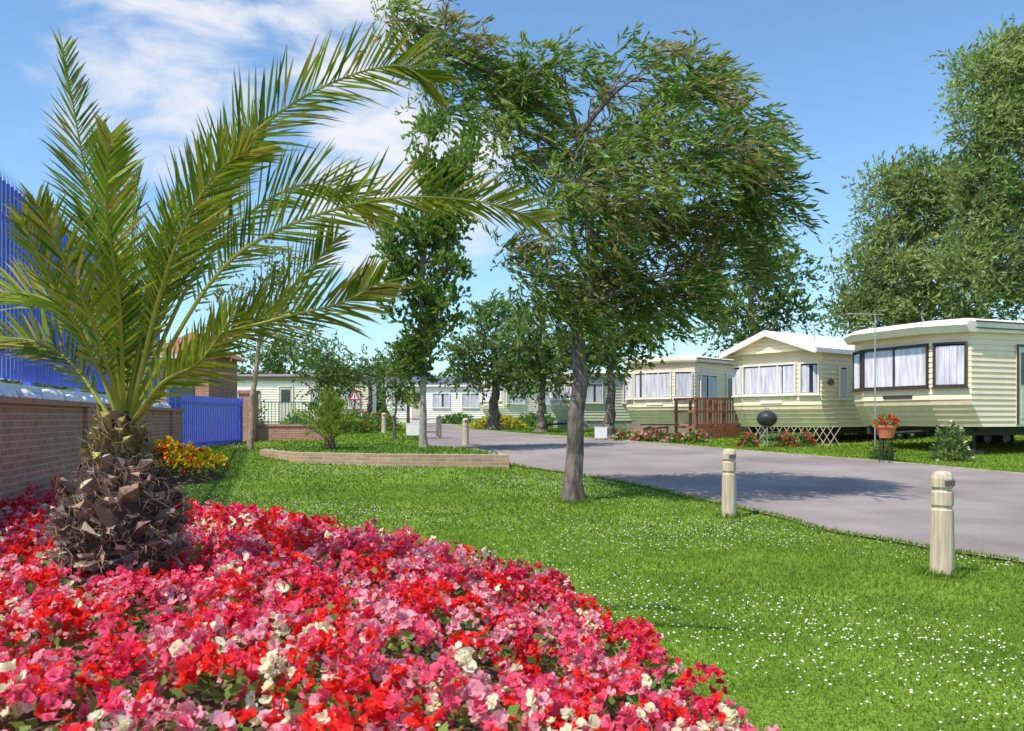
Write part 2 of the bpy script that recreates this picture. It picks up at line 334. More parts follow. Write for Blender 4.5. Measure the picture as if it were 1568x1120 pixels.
# ================================================================ MAIN PALM
def catmull(P,n=44):
    P=np.array(P,float);P=np.vstack([2*P[0]-P[1],P,2*P[-1]-P[-2]]);out=[]
    seg=len(P)-3
    for t in np.linspace(0,seg-1e-6,n):
        i=int(t);u=t-i;a,b,c,d=P[i:i+4]
        out.append(.5*((2*b)+(-a+c)*u+(2*a-5*b+4*c-d)*u*u+(-a+3*b-3*c+d)*u**3))
    return np.array(out)
def frond(m,P,ll,nl,roll,g,w=.0145,rr=.014,c0=(.11,.22,.015),c1=(.38,.47,.04),start=.16,tipdry=.0):
    path=catmull(P);N=len(path)
    T=unit(np.gradient(path,axis=0))
    tcol=np.array([.45,.48,.10])
    m.tube(path,np.linspace(rr,rr*.2,N),6,1,col=tcol,cap=False)
    S0=np.cross(T,[0,0,1.]);nrm=np.linalg.norm(S0,axis=1)
    S0=np.where(nrm[:,None]>.12,S0/(nrm[:,None]+1e-9),np.array([[0,-1.,0]])); 
    for i in range(1,N):
        if S0[i]@S0[i-1]<0:S0[i]=-S0[i]
    N0=np.cross(S0,T); N0*=np.sign(N0[N//2][2]+1e-6)
    cr,sr=math.cos(roll),math.sin(roll)
    S=S0*cr+N0*sr;Nn=-S0*sr+N0*cr
    fb=g.uniform(.75,1.1)
    for i in range(nl):
        t=start+(1-start)*(i+.5)/nl
        k=min(int(t*(N-1)),N-2);fr=t*(N-1)-k;p=path[k]*(1-fr)+path[k+1]*fr
        prof=min(1,.3+ (t-start)*3.2)*(1-.55*max(0,(t-.55)/.45)**1.5)
        for s in(-1,1):
            if g.random()<.04: continue
            L=ll*prof*g.uniform(.8,1.12)
            fw=.6+.55*t
            D=T[k]*fw+s*S[k]*g.uniform(.55,.85)+Nn[k]*g.uniform(.1,.5)+g.normal(size=3)*.07
            D/=np.linalg.norm(D)
            W=np.cross(D,Nn[k]+g.normal(size=3)*.3);W/=np.linalg.norm(W);ww=w*g.uniform(.8,1.2)
            dr=g.uniform(.0,.14)*L
            a=p;b=p+D*L*.35-[0,0,dr*.1];c=p+D*L*.72-[0,0,dr*.45];e=p+D*L-[0,0,dr]
            v=[a-W*ww*.25,a+W*ww*.25,b+W*ww*.5,b-W*ww*.5,c+W*ww*.36,c-W*ww*.36,e]
            co=np.array(c0)+(np.array(c1)-c0)*g.random()**1.2; co=co*fb*g.uniform(.75,1.2)
            if g.random()<tipdry*t*t*3: co=np.array([.46,.36,.08])
            cc=np.tile(co,(7,1)); cc[6]=cc[6]*.5+np.array([.36,.28,.06])*.5
            m.add(v,[[0,1,2,3],[3,2,4,5]],0,cc);m.add(v[4:7],[[0,2,1]],0,cc[4:7])
PD=4.85; ps=PD/F
def pp(*a):
    return [sv(u,v,PD)+[0,dy,0] for u,v,dy in a]
g=np.random.default_rng(21);m=M()
fr=[
 (pp((185,640,0),(150,450,.1),(108,240,.15),(82,62,.1)),.33,80,.9),
 (pp((195,640,0),(255,430,0),(350,255,-.05),(470,160,-.1),(600,112,-.1),(665,138,-.1)),.40,90,.75),
 (pp((200,640,0),(280,430,.1),(360,320,.2),(440,262,.3),(510,270,.4),(550,295,.45)),.36,70,.9),
 (pp((200,640,0),(330,440,-.1),(440,365,-.2),(600,322,-.25),(740,330,-.3),(830,360,-.3)),.36,90,.8),
 (pp((205,650,0),(320,535,-.15),(440,500,-.3),(540,480,-.4),(600,452,-.45)),.36,66,.9),
 (pp((190,640,0),(225,450,.2),(290,290,.35),(345,180,.45),(366,135,.5)),.32,66,.9),
 (pp((190,640,0),(185,450,-.1),(190,330,-.2),(205,235,-.25)),.32,60,.6),
 (pp((180,640,0),(125,500,0),(60,455,.0),(-20,450,.0)),.32,60,.9),
 (pp((175,650,0),(100,560,.1),(30,520,.2),(-50,510,.2)),.32,54,.9),
 (pp((200,650,0),(290,540,.15),(380,470,.3),(450,390,.4),(490,340,.45)),.36,60,.9),
 (pp((200,640,0),(270,470,-.25),(330,370,-.45),(390,310,-.6),(440,290,-.7)),.34,60,.5),
 (pp((190,640,0),(220,480,-.3),(240,360,-.6),(270,280,-.8)),.30,54,.3),
 (pp((190,640,0),(165,520,-.3),(140,430,-.5),(125,370,-.6)),.28,50,-.3),
 (pp((190,650,0),(240,560,.4),(300,480,.8),(380,430,1.2)),.38,54,.6),
 (pp((190,650,0),(160,570,.4),(120,515,.8),(85,490,1.1)),.32,50,-.5),
 (pp((200,650,0),(270,590,-.2),(340,560,-.35),(400,500,-.5)),.30,46,.9),
 (pp((190,640,0),(205,470,.4),(215,340,.8),(230,275,1.1)),.34,54,.2),
 (pp((190,640,0),(175,470,.2),(155,320,.4),(148,235,.5)),.32,58,.9),
 (pp((195,640,0),(250,460,.05),(310,350,.1),(350,250,.1),(395,210,.1)),.34,60,.8),
 (pp((190,645,0),(200,520,-.4),(195,430,-.7),(190,370,-.9)),.28,48,.1),
]
for P,ll,nl,ro in fr: frond(m,P,ll,nl,ro,g,tipdry=.12)
for a in range(8):
    th=g.uniform(0,6.28);L=g.uniform(.9,1.3);c=sv(190,645,PD);hd=np.array([math.cos(th),math.sin(th),0])
    P=[c,c+hd*L*.12+[0,0,L*.45],c+hd*L*.22+[0,0,L*.8],c+hd*L*.36+[0,0,L*1.02]]
    frond(m,P,.24,44,g.uniform(-.5,.5),g,w=.012)
# trunk with old cut leaf bases
tb=sv(183,0,PD);cx,cy=tb[0],tb[1]
prof=[(.20,.30),(.25,.5),(.285,.66),(.29,.8),(.255,.94),(.17,1.05),(.115,1.16),(.095,1.3),(.05,1.42)]
m.lathe((cx,cy,0),prof,20,2,col=(.07,.045,.035))
pr=np.array(prof)
NB=360
for i in range(NB):
    z=.42+.86*(i/NB)**.92; th=i*2.39996+g.normal(0,.16); z+=g.normal(0,.018)
    R=np.interp(z,pr[:,1],pr[:,0]); o=np.array([math.cos(th),math.sin(th),0]);s=np.array([-math.sin(th),math.cos(th),0])+g.normal(size=3)*.24
    s/=np.linalg.norm(s)
    up=.8+2.0*max(0,(z-.9)/.4)+g.normal(0,.45); D=unit(o+np.array([0,0,up])); U=np.cross(s,D)*-1
    if U@o<0:U=-U
    L=g.uniform(.05,.14)*(1+1.2*max(0,z-.95)); wd=g.uniform(.022,.066);tk=g.uniform(.006,.016)
    if z>1.0: wd*=.55
    b=np.array([cx,cy,z-.04])+o*(R-.035)
    e=b+D*L
    base=np.array([.25,.155,.11]) if g.random()<.6 else np.array([.14,.095,.09])
    co=base*g.uniform(.4,1.4)
    if z>1.1: co=np.array([.26,.22,.07])*g.uniform(.5,1.2)
    j=lambda:g.normal(size=3)*.014
    v=[b-s*wd-U*tk,b+s*wd-U*tk,b+s*wd+U*tk,b-s*wd+U*tk,e-s*wd*.8-U*tk+j(),e+s*wd*.8-U*tk+j(),e+s*wd*.6+U*tk+j(),e-s*wd*.6+U*tk+j()]
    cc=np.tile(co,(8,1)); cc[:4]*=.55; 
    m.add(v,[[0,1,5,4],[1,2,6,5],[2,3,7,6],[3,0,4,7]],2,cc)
    m.add(v[4:8],[[0,1,2,3]],2,np.clip(co*g.uniform(1.3,2.4),0,.5))
    for q in range(9):
        st=b+D*L*g.uniform(.2,1)+s*g.uniform(-1,1)*wd+U*tk; m.tube([st,st+D*.03+o*.01+[0,0,g.uniform(-.03,.02)],st+o*.02+D*.06*g.random()+s*g.normal(0,.04)+[0,0,-.07*g.random()]],[.0026,.0018,.0008],3,2,col=np.array([.34,.24,.16])*g.uniform(.3,1.3),cap=False)
m.build('palm_tree',[FROND,FROND,colmat('palm_boot',.95,0,.05)])

# ================================================================ TREES
D=13.0
def B(u,v,ru,rv,dn=1,dy=0): return blob(u,v,ru,rv,D,dy,dn,1.0)
bl=[B(615,30,40,22,.7),B(670,80,45,35,1),B(735,105,55,38,1.1),B(685,175,40,18,.4),B(780,160,50,35,.8),B(850,115,75,42,1.2),B(975,120,75,40,1.2),B(1060,140,45,40,1.1),B(1125,215,55,50,1),
 B(1160,305,50,48,1.1),B(1100,320,75,65,1.4,.4),B(1000,260,100,75,1.5,-.4),B(880,240,80,60,1.3,.5),B(790,230,50,35,.8),B(870,345,80,60,1.2,-.5),
 B(1000,380,100,65,1.5,.5),B(1105,410,65,50,1.2),B(825,420,60,50,1.),B(925,445,80,40,1.2,.3),B(1030,455,60,30,1.),B(775,400,25,45,.45),B(985,190,85,45,1.1,.9),B(1010,320,75,55,1.,1.3),B(920,310,75,55,.9,-1.2),B(1080,250,65,55,1.,-1),B(860,485,50,18,.5)]
bt=sv(878,770,D)
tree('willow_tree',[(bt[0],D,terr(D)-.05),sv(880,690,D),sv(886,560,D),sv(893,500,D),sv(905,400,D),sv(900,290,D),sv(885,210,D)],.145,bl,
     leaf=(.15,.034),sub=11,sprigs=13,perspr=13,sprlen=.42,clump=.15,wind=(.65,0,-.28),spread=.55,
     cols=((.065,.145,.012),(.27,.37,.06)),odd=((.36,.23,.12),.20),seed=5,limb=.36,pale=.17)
D=22.
PB=mat('pale_bark',(.34,.30,.24),.9,.3,12,.5)
tree('poplar_tree',[sv(650,693,D)-[0,0,.05],sv(648,600,D),sv(645,480,D),sv(650,330,D),sv(690,225,D)],.10,
     [B(625,520,22,45,1.3),B(655,500,24,55,1.4),B(607,430,15,60,1.3),B(650,420,24,60,1.7),B(690,400,20,60,1.4),B(602,370,13,35,1),B(650,350,24,45,1.4),B(695,330,19,50,1.5),B(655,270,11,35,.9),B(700,265,16,45,1.3),B(655,215,9,30,.7),B(718,235,10,35,.9),B(640,560,24,22,1),B(680,470,22,45,1.2),B(675,300,15,40,1)],
     leaf=(.125,.09),sub=13,sprigs=9,perspr=9,sprlen=.35,clump=.11,wind=(0,0,.6),cols=((.09,.18,.025),(.23,.34,.06)),seed=8,limb=.3,bark=PB)
D=23.
tree('sapling_tree',[sv(383,700,D),sv(388,600,D),sv(398,520,D),sv(405,450,D)],.09,
     [B(380,440,50,45,1),B(430,450,45,45,1),B(400,400,50,30,.8),B(350,490,35,30,.6),B(450,500,30,35,.6),B(405,500,40,30,.8)],
     leaf=(.14,.06),sub=7,sprigs=8,perspr=8,sprlen=.4,clump=.2,wind=(.1,0,.1),cols=((.09,.15,.025),(.22,.28,.05)),odd=((.36,.2,.08),.25),seed=9,bark=mat('tan_bark',(.36,.27,.18),.9,.3,12,.5))
def rtree(name,u,base_v,d,bls,r,seed,cols=((.065,.125,.03),(.18,.27,.055)),leaf=(.22,.11),**kw):
    global D; D=d; b=sv(u,base_v,d); b[2]=terr(d)-.05
    top=sum(x[1] for x in bls)/len(bls)
    tree(name,[b,sv(u,base_v-30,d),sv(u+3,(base_v+top)/2,d),sv(u,top,d)],r,[B(*q) for q in bls],leaf=leaf,sub=kw.pop('sub',11),sprigs=kw.pop('sprigs',10),perspr=8,sprlen=kw.pop('sprlen',.6),
         clump=kw.pop('clump',.3),cols=cols,seed=seed,**kw)
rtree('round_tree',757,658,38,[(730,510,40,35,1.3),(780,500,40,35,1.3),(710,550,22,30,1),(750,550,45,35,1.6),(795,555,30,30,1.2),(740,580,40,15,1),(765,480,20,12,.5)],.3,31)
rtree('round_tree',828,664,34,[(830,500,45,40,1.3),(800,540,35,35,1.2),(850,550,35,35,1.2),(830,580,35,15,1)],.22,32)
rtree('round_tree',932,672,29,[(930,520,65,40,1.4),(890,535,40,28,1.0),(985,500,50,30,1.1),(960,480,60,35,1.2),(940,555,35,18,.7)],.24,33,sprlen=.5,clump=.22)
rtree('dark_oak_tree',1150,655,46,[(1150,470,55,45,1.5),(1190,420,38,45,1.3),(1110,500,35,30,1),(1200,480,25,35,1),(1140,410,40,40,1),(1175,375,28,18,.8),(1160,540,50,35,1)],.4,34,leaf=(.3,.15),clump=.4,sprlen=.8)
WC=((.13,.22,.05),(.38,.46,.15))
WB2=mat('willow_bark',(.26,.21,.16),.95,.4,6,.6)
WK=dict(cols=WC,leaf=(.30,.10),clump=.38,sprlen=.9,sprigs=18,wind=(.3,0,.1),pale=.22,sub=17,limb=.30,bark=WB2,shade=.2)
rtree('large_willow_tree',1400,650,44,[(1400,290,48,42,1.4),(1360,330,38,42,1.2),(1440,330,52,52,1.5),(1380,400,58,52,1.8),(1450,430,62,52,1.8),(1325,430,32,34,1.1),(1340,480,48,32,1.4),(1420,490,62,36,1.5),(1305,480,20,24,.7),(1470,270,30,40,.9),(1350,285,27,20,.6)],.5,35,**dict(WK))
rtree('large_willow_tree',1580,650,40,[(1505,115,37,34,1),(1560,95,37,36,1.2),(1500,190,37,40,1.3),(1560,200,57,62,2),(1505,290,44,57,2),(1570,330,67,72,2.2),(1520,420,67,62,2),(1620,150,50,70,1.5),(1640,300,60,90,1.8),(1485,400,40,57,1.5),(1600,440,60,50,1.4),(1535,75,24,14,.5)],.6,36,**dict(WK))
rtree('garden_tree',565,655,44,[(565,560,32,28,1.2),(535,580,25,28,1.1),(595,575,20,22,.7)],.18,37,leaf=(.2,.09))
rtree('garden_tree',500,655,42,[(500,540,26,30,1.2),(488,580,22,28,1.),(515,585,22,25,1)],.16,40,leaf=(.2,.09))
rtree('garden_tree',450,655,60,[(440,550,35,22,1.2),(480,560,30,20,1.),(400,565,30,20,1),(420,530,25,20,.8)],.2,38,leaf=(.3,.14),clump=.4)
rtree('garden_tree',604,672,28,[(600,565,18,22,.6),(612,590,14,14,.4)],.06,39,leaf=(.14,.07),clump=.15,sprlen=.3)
g=np.random.default_rng(50);m=M();rng=g
for a in range(260):
    x=g.uniform(-75,75);y=g.uniform(95,125);h=g.uniform(3.0,6.0)*(1+.25*math.sin(x*.3))
    n=220;d=unit(g.normal(size=(n,3)))*g.uniform(.4,1,(n,1))**.5
    p=np.array([x,y,1.1+h*.5])+d*np.array([g.uniform(2,3.6),2.5,h*.55])
    c=np.array([.12,.18,.06])*g.uniform(.6,1.5)*g.uniform(.7,1.3,(n,1))
    leaves(m,p,g.normal(size=(n,3)),.9,.5,c)
m.build('distant_trees',[LEAF])

# ================================================================ CARAVANS
GLASS=mat('window_glass',(.04,.045,.055),.05,.3,2)
CURT=mat('net_curtain',(.64,.63,.70),.8,.28,4,stretch=(3,3,.4))
CHAS=mat('chassis_dark',(.03,.03,.03),.8,.3,10)
TRIMB=mat('trim_brown',(.06,.04,.03),.5,.2,10)
def caravan(name,corner,rz,w,L,fz,H,body,roofc,gable=False,side=(),trim=TRIMB,skirt=None,chamf=(.42,.7),fwin=True,lowcol=None,hbrow=.0,badge=False):
    e=empty(name,(corner[0],corner[1],0),rz)
    bm_=mat(name+'_cladding',body,.5,.05,2.5); rm=mat(name+'_roof_paint',roofc,.5,.08,2); lw=mat(name+'_lower',lowcol or body,.5,.08,3)
    fr_=mat(name+'_frame',(.88,.82,.72),.4,.05,4)
    c,s=chamf
    def ring(z,o,frn):
        return [(L+o,-o,z),(c+frn,-o,z),(frn-o,s,z),(frn-o,w-s,z),(c+frn,w+o,z),(L+o,w+o,z)]
    m=M();bh=.13;nb=int(H/bh);bh=H/nb;V=[];low=.62
    for i in range(nb):
        for zz,o in ((i*bh,.026),((i+1)*bh,0)):
            V+=ring(fz+zz,o,max(0,.38*(1-zz/low)))
    V=np.array(V);n=2*nb
    fs=[];fl=[]
    for r_ in range(n-1):
        for j in range(6):
            q=[r_*6+j,r_*6+(j+1)%6,(r_+1)*6+(j+1)%6,(r_+1)*6+j]
            (fl if (V[r_*6][2]-fz<low-.05 and j in(1,2,3)) else fs).append(q)
    m.add(V,fs,0); m.add(V,fl,1); m.add(V[:6],[[0,1,2,3,4,5]],1)
    m.build('body',[bm_,lw],e)
    zt=fz+H
    m=M()
    if not gable:
        R=[ring(zt-.02,.07,0),ring(zt-.02-hbrow*.4,.12,-.05-hbrow*.5),ring(zt+.05,.13,-.07-hbrow),ring(zt+.15,.13,-.05-hbrow*.6),ring(zt+.22,.02,0),ring(zt+.27,-.3,.2),ring(zt+.33,-.9,.8)]
        V=np.array(sum(R,[]))
        if hbrow:
            for q in (6,7,11,10):
                if q%6 in(0,5): V[q][2]=zt-.02
        fs=[[r_*6+j,r_*6+(j+1)%6,(r_+1)*6+(j+1)%6,(r_+1)*6+j] for r_ in range(6) for j in range(6)]
        m.add(V,fs,0);m.add(V[-6:],[[0,1,2,3,4,5]],0);m.add(V[:6],[[0,1,2,3,4,5]],0)
        z=zt+.125
        m.bx(c,L+.15,-.165,-.138,z,z+.035,1); m.bx(L+.135,L+.16,-.12,w+.12,z,z+.035,1)
        m.bx(c,L+.15,-.165,-.138,zt-.03,zt-.005,1)
        for hp in ((L*.3,w*.45),(L*.6,w*.5)): m.lathe((hp[0],hp[1],zt+.3),[(.07,0),(.07,.1),(.12,.1),(.10,.17),(0,.2)],10,0)
    else:
        rh=.62;o=.16;x0=-.22
        for sgn,ye,ym in((1,-o,w/2),(-1,w+o,w/2)):
            a=np.array([x0,ye,zt]);b=np.array([L+.1,ye,zt]);cc=np.array([L+.1,ym,zt+rh]);d=np.array([x0,ym,zt+rh]);up=np.array([0,0,.07])
            v=[a,b,cc,d,a+up,b+up,cc+up,d+up]
            m.add(v,[[0,3,2,1],[4,5,6,7],[0,1,5,4],[1,2,6,5],[2,3,7,6],[3,0,4,7]],0)
            v=[a+[-.03,0,-.1],d+[-.03,0,-.1],d+[-.03,0,.09],a+[-.03,0,.09]];v2=[q+np.array([.06,0,0]) for q in v]
            m.add(v+v2,[[0,1,2,3],[4,7,6,5],[0,4,5,1],[3,2,6,7],[0,3,7,4],[1,5,6,2]],2)
            m.bx(x0,L+.1,ye-.03 if sgn>0 else ye,ye if sgn>0 else ye+.03,zt-.07,zt+.06,2)
        nn=5
        for q in range(nn):
            z0=zt+q*rh/nn*.98;z1=zt+(q+1)*rh/nn*.98;y0=(w/2)*(z0-zt)/rh;y1=(w/2)*(z1-zt)/rh
            m.add([(-.02-.02,y0,z0),(-.02-.02,w-y0,z0),(-.02,w-y1,z1),(-.02,y1,z1)],[[0,1,2,3]],3)
        m.add([(-.22,-o,zt-.005),(1,-o,zt-.005),(1,w+o,zt-.005),(-.22,w+o,zt-.005)],[[0,1,2,3]],2)
    m.build('roof',[rm,trim,fr_,bm_],e)
    m=M()
    def win(p0,p1,z0,z1,kind='w',mull=()):
        p0=np.array([*p0,0.]);p1=np.array([*p1,0.]);t=p1-p0;Lw=np.linalg.norm(t);t/=Lw;n_=np.array([t[1],-t[0],0])
        if n_[0]>0: n_=-n_
        if abs(n_[1])>.99: n_=np.array([0,-1.,0])
        z=np.array([0,0,1.]);fw=.045
        def R(a,b,za,zb,d0,d1,mt): m.box(p0+t*a+n_*d0+z*za,t*(b-a),n_*(d1-d0),z*(zb-za),mt)
        if kind=='door':
            R(0,Lw,z0,z1,.02,.05,3); R(.0,.05,z0,z1,.05,.075,2);R(Lw-.05,Lw,z0,z1,.05,.075,2);R(0.05,Lw-.05,z1-.05,z1,.05,.075,2)
            R(.15,Lw-.15,z0+1.0,z1-.2,.05,.06,0);R(.15,Lw-.15,z0+.15,z0+.85,.05,.062,3); R(Lw-.16,Lw-.1,z0+.9,z0+.98,.05,.1,2); return
        R(0,Lw,z0,z1,.028,.034,0)
        nf=int(Lw/.03);xs=np.linspace(.06,Lw-.06,nf)
        va=[]
        for q in range(nf):
            dd=.037+.020*(q%2)+rng.uniform(0,.008)
            b_=p0+t*(xs[q]+rng.uniform(-.008,.008))+n_*dd; va+=[b_+z*(z0+.06),b_+z*(z1-.09)]
        op=np.zeros(nf,bool)
        pieces=max(1,round(Lw/.9))
        for q in range(pieces):
            if rng.random()<.45: continue
            gp=(q+rng.uniform(.35,.65))*Lw/pieces; gw=rng.uniform(.01,.07); op|=np.abs(xs-gp)<gw
        fs=[[2*q,2*q+2,2*q+3,2*q+1] for q in range(nf-1) if not op[q]]
        if fs: m.add(va,fs,1)
        for a,b,za,zb in((0,Lw,z0-.0,z0+fw),(0,Lw,z1-fw,z1),(0,fw,z0+fw,z1-fw),(Lw-fw,Lw,z0+fw,z1-fw)): R(a,b,za,zb,.025,.085,2)
        for q in mull: R(q*Lw-.02,q*Lw+.02,z0+fw,z1-fw,.03,.08,2)
        R(-.03,Lw+.03,z0-.035,z0-.002,.02,.11,2)
    wz0,wz1=fz+.98,fz+H-.34
    if fwin:
        win((0,w-s-.02),(0,s+.02),wz0,wz1,mull=(.33,.67) if not hbrow else (.5,))
        ca=np.array([c,0.]);cb=np.array([0.,s]);win(cb+(ca-cb)*.08,cb+(ca-cb)*.92,wz0,wz1)
        ca=np.array([c,w]);cb=np.array([0.,w-s]);win(ca+(cb-ca)*.08,ca+(cb-ca)*.92,wz0,wz1)
        m.bx(-.05,-.03,w*.35,w*.6,fz+.72,fz+.80,2)
    for a,b,z0,z1,kd in side: win((a,0),(b,0),fz+z0,fz+z1,kd,(.5,) if (b-a)>1 else ())
    if badge:
        th=np.linspace(0,2*np.pi,16,endpoint=False);m.add([(.75+.17*math.cos(a),-.04,fz+1.35+.10*math.sin(a)) for a in th],[list(range(16))],4)
    m.build('windows_and_doors',[GLASS,CURT,trim if hbrow else fr_,mat(name+'_door',(.66,.6,.5),.4,.1,3),mat(name+'_badge',(.25,.06,.04),.5,.2,8)],e)
    m=M();gz0=float(terr(corner[1]))
    m.bx(.55,L-.3,.35,.47,fz-.22,fz-.003,0);m.bx(.55,L-.3,w-.47,w-.35,fz-.22,fz-.003,0)
    for q in np.linspace(1.0,L-.8,5):
        m.bx(q,q+.06,.2,w-.2,fz-.12,fz-.004,0)
        for yy in(.41,w-.41): m.tube([(q+.03,yy,gz0-.05),(q+.03,yy,fz-.2)],[.05,.03],8); m.bx(q-.15,q+.2,yy-.18,yy+.18,gz0-.1,gz0+.12,0)
    for q in(L*.5,L*.5+.8):
        for yy in(.25,w-.25):
            m.tube([(q,yy-.09,gz0+.33),(q,yy+.09,gz0+.33)],[.33,.33],20,0); m.tube([(q,yy-.10,gz0+.33),(q,yy+.10,gz0+.33)],[.16,.16],14,1)
    m.tube([(.6,w/2-.5,fz-.12),(-.6,w/2,fz-.2)],[.04,.04],6);m.tube([(.6,w/2+.5,fz-.12),(-.6,w/2,fz-.2)],[.04,.04],6);m.tube([(-.5,w/2,fz-.2),(-.5,w/2,gz0)],[.03,.03],6)
    mts=[CHAS,mat(name+'_hub',(.5,.5,.5),.4,.1,5)]
    if skirt is not None:
        sm=mat(name+'_skirt',skirt,.8,.3,6); mts.append(sm)
        m.bx(.4,L-.02,.01,.05,gz0-.1,fz-.004,2);m.bx(.4,.45,.05,w-.05,gz0-.1,fz-.004,2)
    m.build('chassis',mts,e)
    return e
CRM=(.92,.745,.52)
def ang(x,y): return math.atan2(y,x)
caravan('static_caravan',(10.75,20.6),ang(.93,.37),3.8,10.5,1.16,2.42,CRM,(.92,.82,.70),side=[(1.95,2.8,.05,2.05,'door'),(4.2,5.6,.95,1.95,'w'),(7.2,8.2,.95,1.95,'w')],hbrow=.25,chamf=(.45,.8),lowcol=(.80,.63,.43))
caravan('static_caravan',(8.95,25.2),ang(.8,.6),3.2,10.,1.10,2.28,(.93,.76,.50),(.92,.84,.74),gable=True,side=[(1.15,1.6,.85,1.85,'w'),(3.5,5,.85,1.85,'w')],chamf=(.3,.6),badge=True)
caravan('static_caravan',(6.60,32.0),ang(.71,.7),3.2,10.,1.15,2.35,(.92,.76,.56),(.80,.70,.58),side=[(.75,1.9,.9,1.9,'w'),(2.6,3.3,.0,2.0,'door'),(5,6,.9,1.9,'w')],chamf=(.42,.7),skirt=(.28,.2,.15))
caravan('static_caravan',(2.6,38.5),ang(.95,.3),3.2,9.,1.25,2.0,(.62,.60,.48),(.68,.64,.54),side=[(.6,1.6,.8,1.7,'w'),(2.6,3.6,.8,1.7,'w'),(4.8,5.5,.1,1.8,'door')],skirt=(.3,.32,.25))
caravan('static_caravan',(-.9,50),ang(.9,.4),3.2,9.,1.4,2.0,(.88,.76,.6),(.74,.66,.56),side=[(.6,1.8,.8,1.7,'w'),(3,4,.8,1.7,'w')],skirt=(.5,.45,.35))
caravan('static_caravan',(-8.6,58),ang(1,-.03),3.2,7.2,1.35,2.2,(.94,.86,.78),(.12,.13,.15),gable=True,side=[(.4,1.3,.7,1.7,'w'),(1.8,2.5,.0,1.9,'door'),(3.2,4.4,.7,1.7,'w'),(5.2,6.4,.7,1.7,'w')],skirt=(.75,.68,.6))
caravan('static_caravan',(-15.8,46),ang(1,.02),3.2,8.0,1.2,2.25,(.94,.83,.70),(.25,.2,.16),gable=False,side=[(.8,2.2,.7,1.7,'w'),(3.2,4,.0,1.9,'door'),(4.9,5.5,.9,1.8,'w'),(6.4,7.6,.7,1.7,'w')],skirt=(.75,.66,.55))

# ================================================================ BOUNDARY WALL + FENCE
WB=brickmat('red_brick',(.52,.21,.15),(.40,.15,.11),(.46,.34,.28))
wl=math.hypot(-.248,1.);wrz=math.atan2(1,-.248)
def wy(y): return (-5.3-.248*(y-8.9),y)
o=wy(4.0); LEN=(22.3-4)*wl
m=M(); m.bx(0,LEN,0,.22,-.2,1.53,0)
for a in np.arange(0,LEN-.4,4.2): m.bx(a,a+.44,-.06,-.003,-.2,1.525,0)
m.bx(-.02,LEN+.02,-.07,.26,1.533,1.60,1)
m.build('brick_wall',[WB,mat('coping',(.46,.20,.15),.9,.2,10,.4)],loc=(o[0],o[1],0),rotz=wrz)
BLUE=mat('blue_paint',(.09,.14,.66),.35,.18,5)
m=M(); off=.55
z0,z1=1.86,4.30
m.bx(0,LEN,off-.12,off+.12,-.1,1.80,1)
for a in np.arange(0,LEN,.155):
    P=[(0,.0),(.028,-.022),(.062,-.022),(.09,.0)]
    for q in range(3):
        (xa,ya),(xb,yb_)=P[q],P[q+1]
        for th_ in(0,.004): m.add([(a+xa,off+ya+th_,z0),(a+xb,off+yb_+th_,z0),(a+xb,off+yb_+th_,z1),(a+xa,off+ya+th_,z1)],[[0,1,2,3]],0)
    for k_,tx in enumerate((.010,.045,.080)):
        dx=(k_-1)*.035
        m.add([(a+tx-.014,off-.01,z1),(a+tx+.014,off-.01,z1),(a+tx+dx,off-.01,z1+.17)],[[0,1,2]],0)
for z in(2.15,3.85): m.bx(0,LEN,off+.02,off+.07,z,z+.06,0)
for a in np.arange(0,LEN,2.75): m.bx(a,a+.1,off+.08,off+.18,1.8,4.2,0)
for a in np.arange(0,LEN,.30):
    r=rng.uniform(.05,.11);m.lathe((a+rng.uniform(-.1,.1),off-.25+rng.uniform(-.05,.05),1.60),[(0,r*1.6),(r*.6,r*1.5),(r,r),(r*1.1,r*.5),(r*.8,-.3)],8,1)
m.build('blue_palisade_fence',[BLUE,mat('white_render',(.8,.8,.82),.7,.15,6,.3)],loc=(o[0],o[1],0),rotz=wrz)
m=M();gx0=np.array([-8.75,21.9]);gx1=np.array([-8.55,26.8]);t=gx1-gx0;GL=np.linalg.norm(t);g0=float(terr(23))
m.bx(-.12,0,-.06,.06,g0-.1,2.1,0);m.bx(GL,GL+.12,-.06,.06,g0-.1,2.0,0)
for z in(g0+.12,1.75): m.bx(0,GL,-.07,-.02,z,z+.07,0)
for a in np.arange(.04,GL-.05,.125): 
    m.bx(a,a+.085,0,.018,g0+.05,1.98,0)
m.build('blue_gate',[BLUE],loc=(gx0[0],gx0[1],0),rotz=math.atan2(t[1],t[0]))
e=empty('brick_gatehouse',(-12.2,29,0))
m=M();m.bx(0,1.9,0,3,.3,3.5,0);m.build('walls',[WB],e)
m=M();zz=3.5
v=[(-.3,-.3,zz),(2.2,-.3,zz),(2.2,3.3,zz),(-.3,3.3,zz),(.95,1.0,zz+.9),(.95,2.0,zz+.9)]
m.add(v,[[3,2,1,0]],0);m.add(v,[[0,1,4],[2,3,5]],0);m.add(v,[[1,2,5,4],[3,0,4,5]],0);m.bx(-.32,2.22,-.34,-.303,zz-.12,zz+.02,1)
m.build('roof',[mat('roof_tile',(.30,.13,.08),.9,.3,20,.5),CURT],e)
m=M();m.bx(.5,1.4,-.03,-.003,1.6,2.6,0);m.bx(.45,1.45,-.06,-.03,1.52,1.6,1);m.build('window',[GLASS,CURT],e)
m=M();m.bx(0,.5,0,.5,.3,2.15,0);m.bx(-.04,.54,-.04,.54,2.153,2.25,1);m.build('brick_gate_pillar',[WB,mat('cap',(.4,.2,.15),.8,.2,8)],loc=(-8.75,27.3,0))
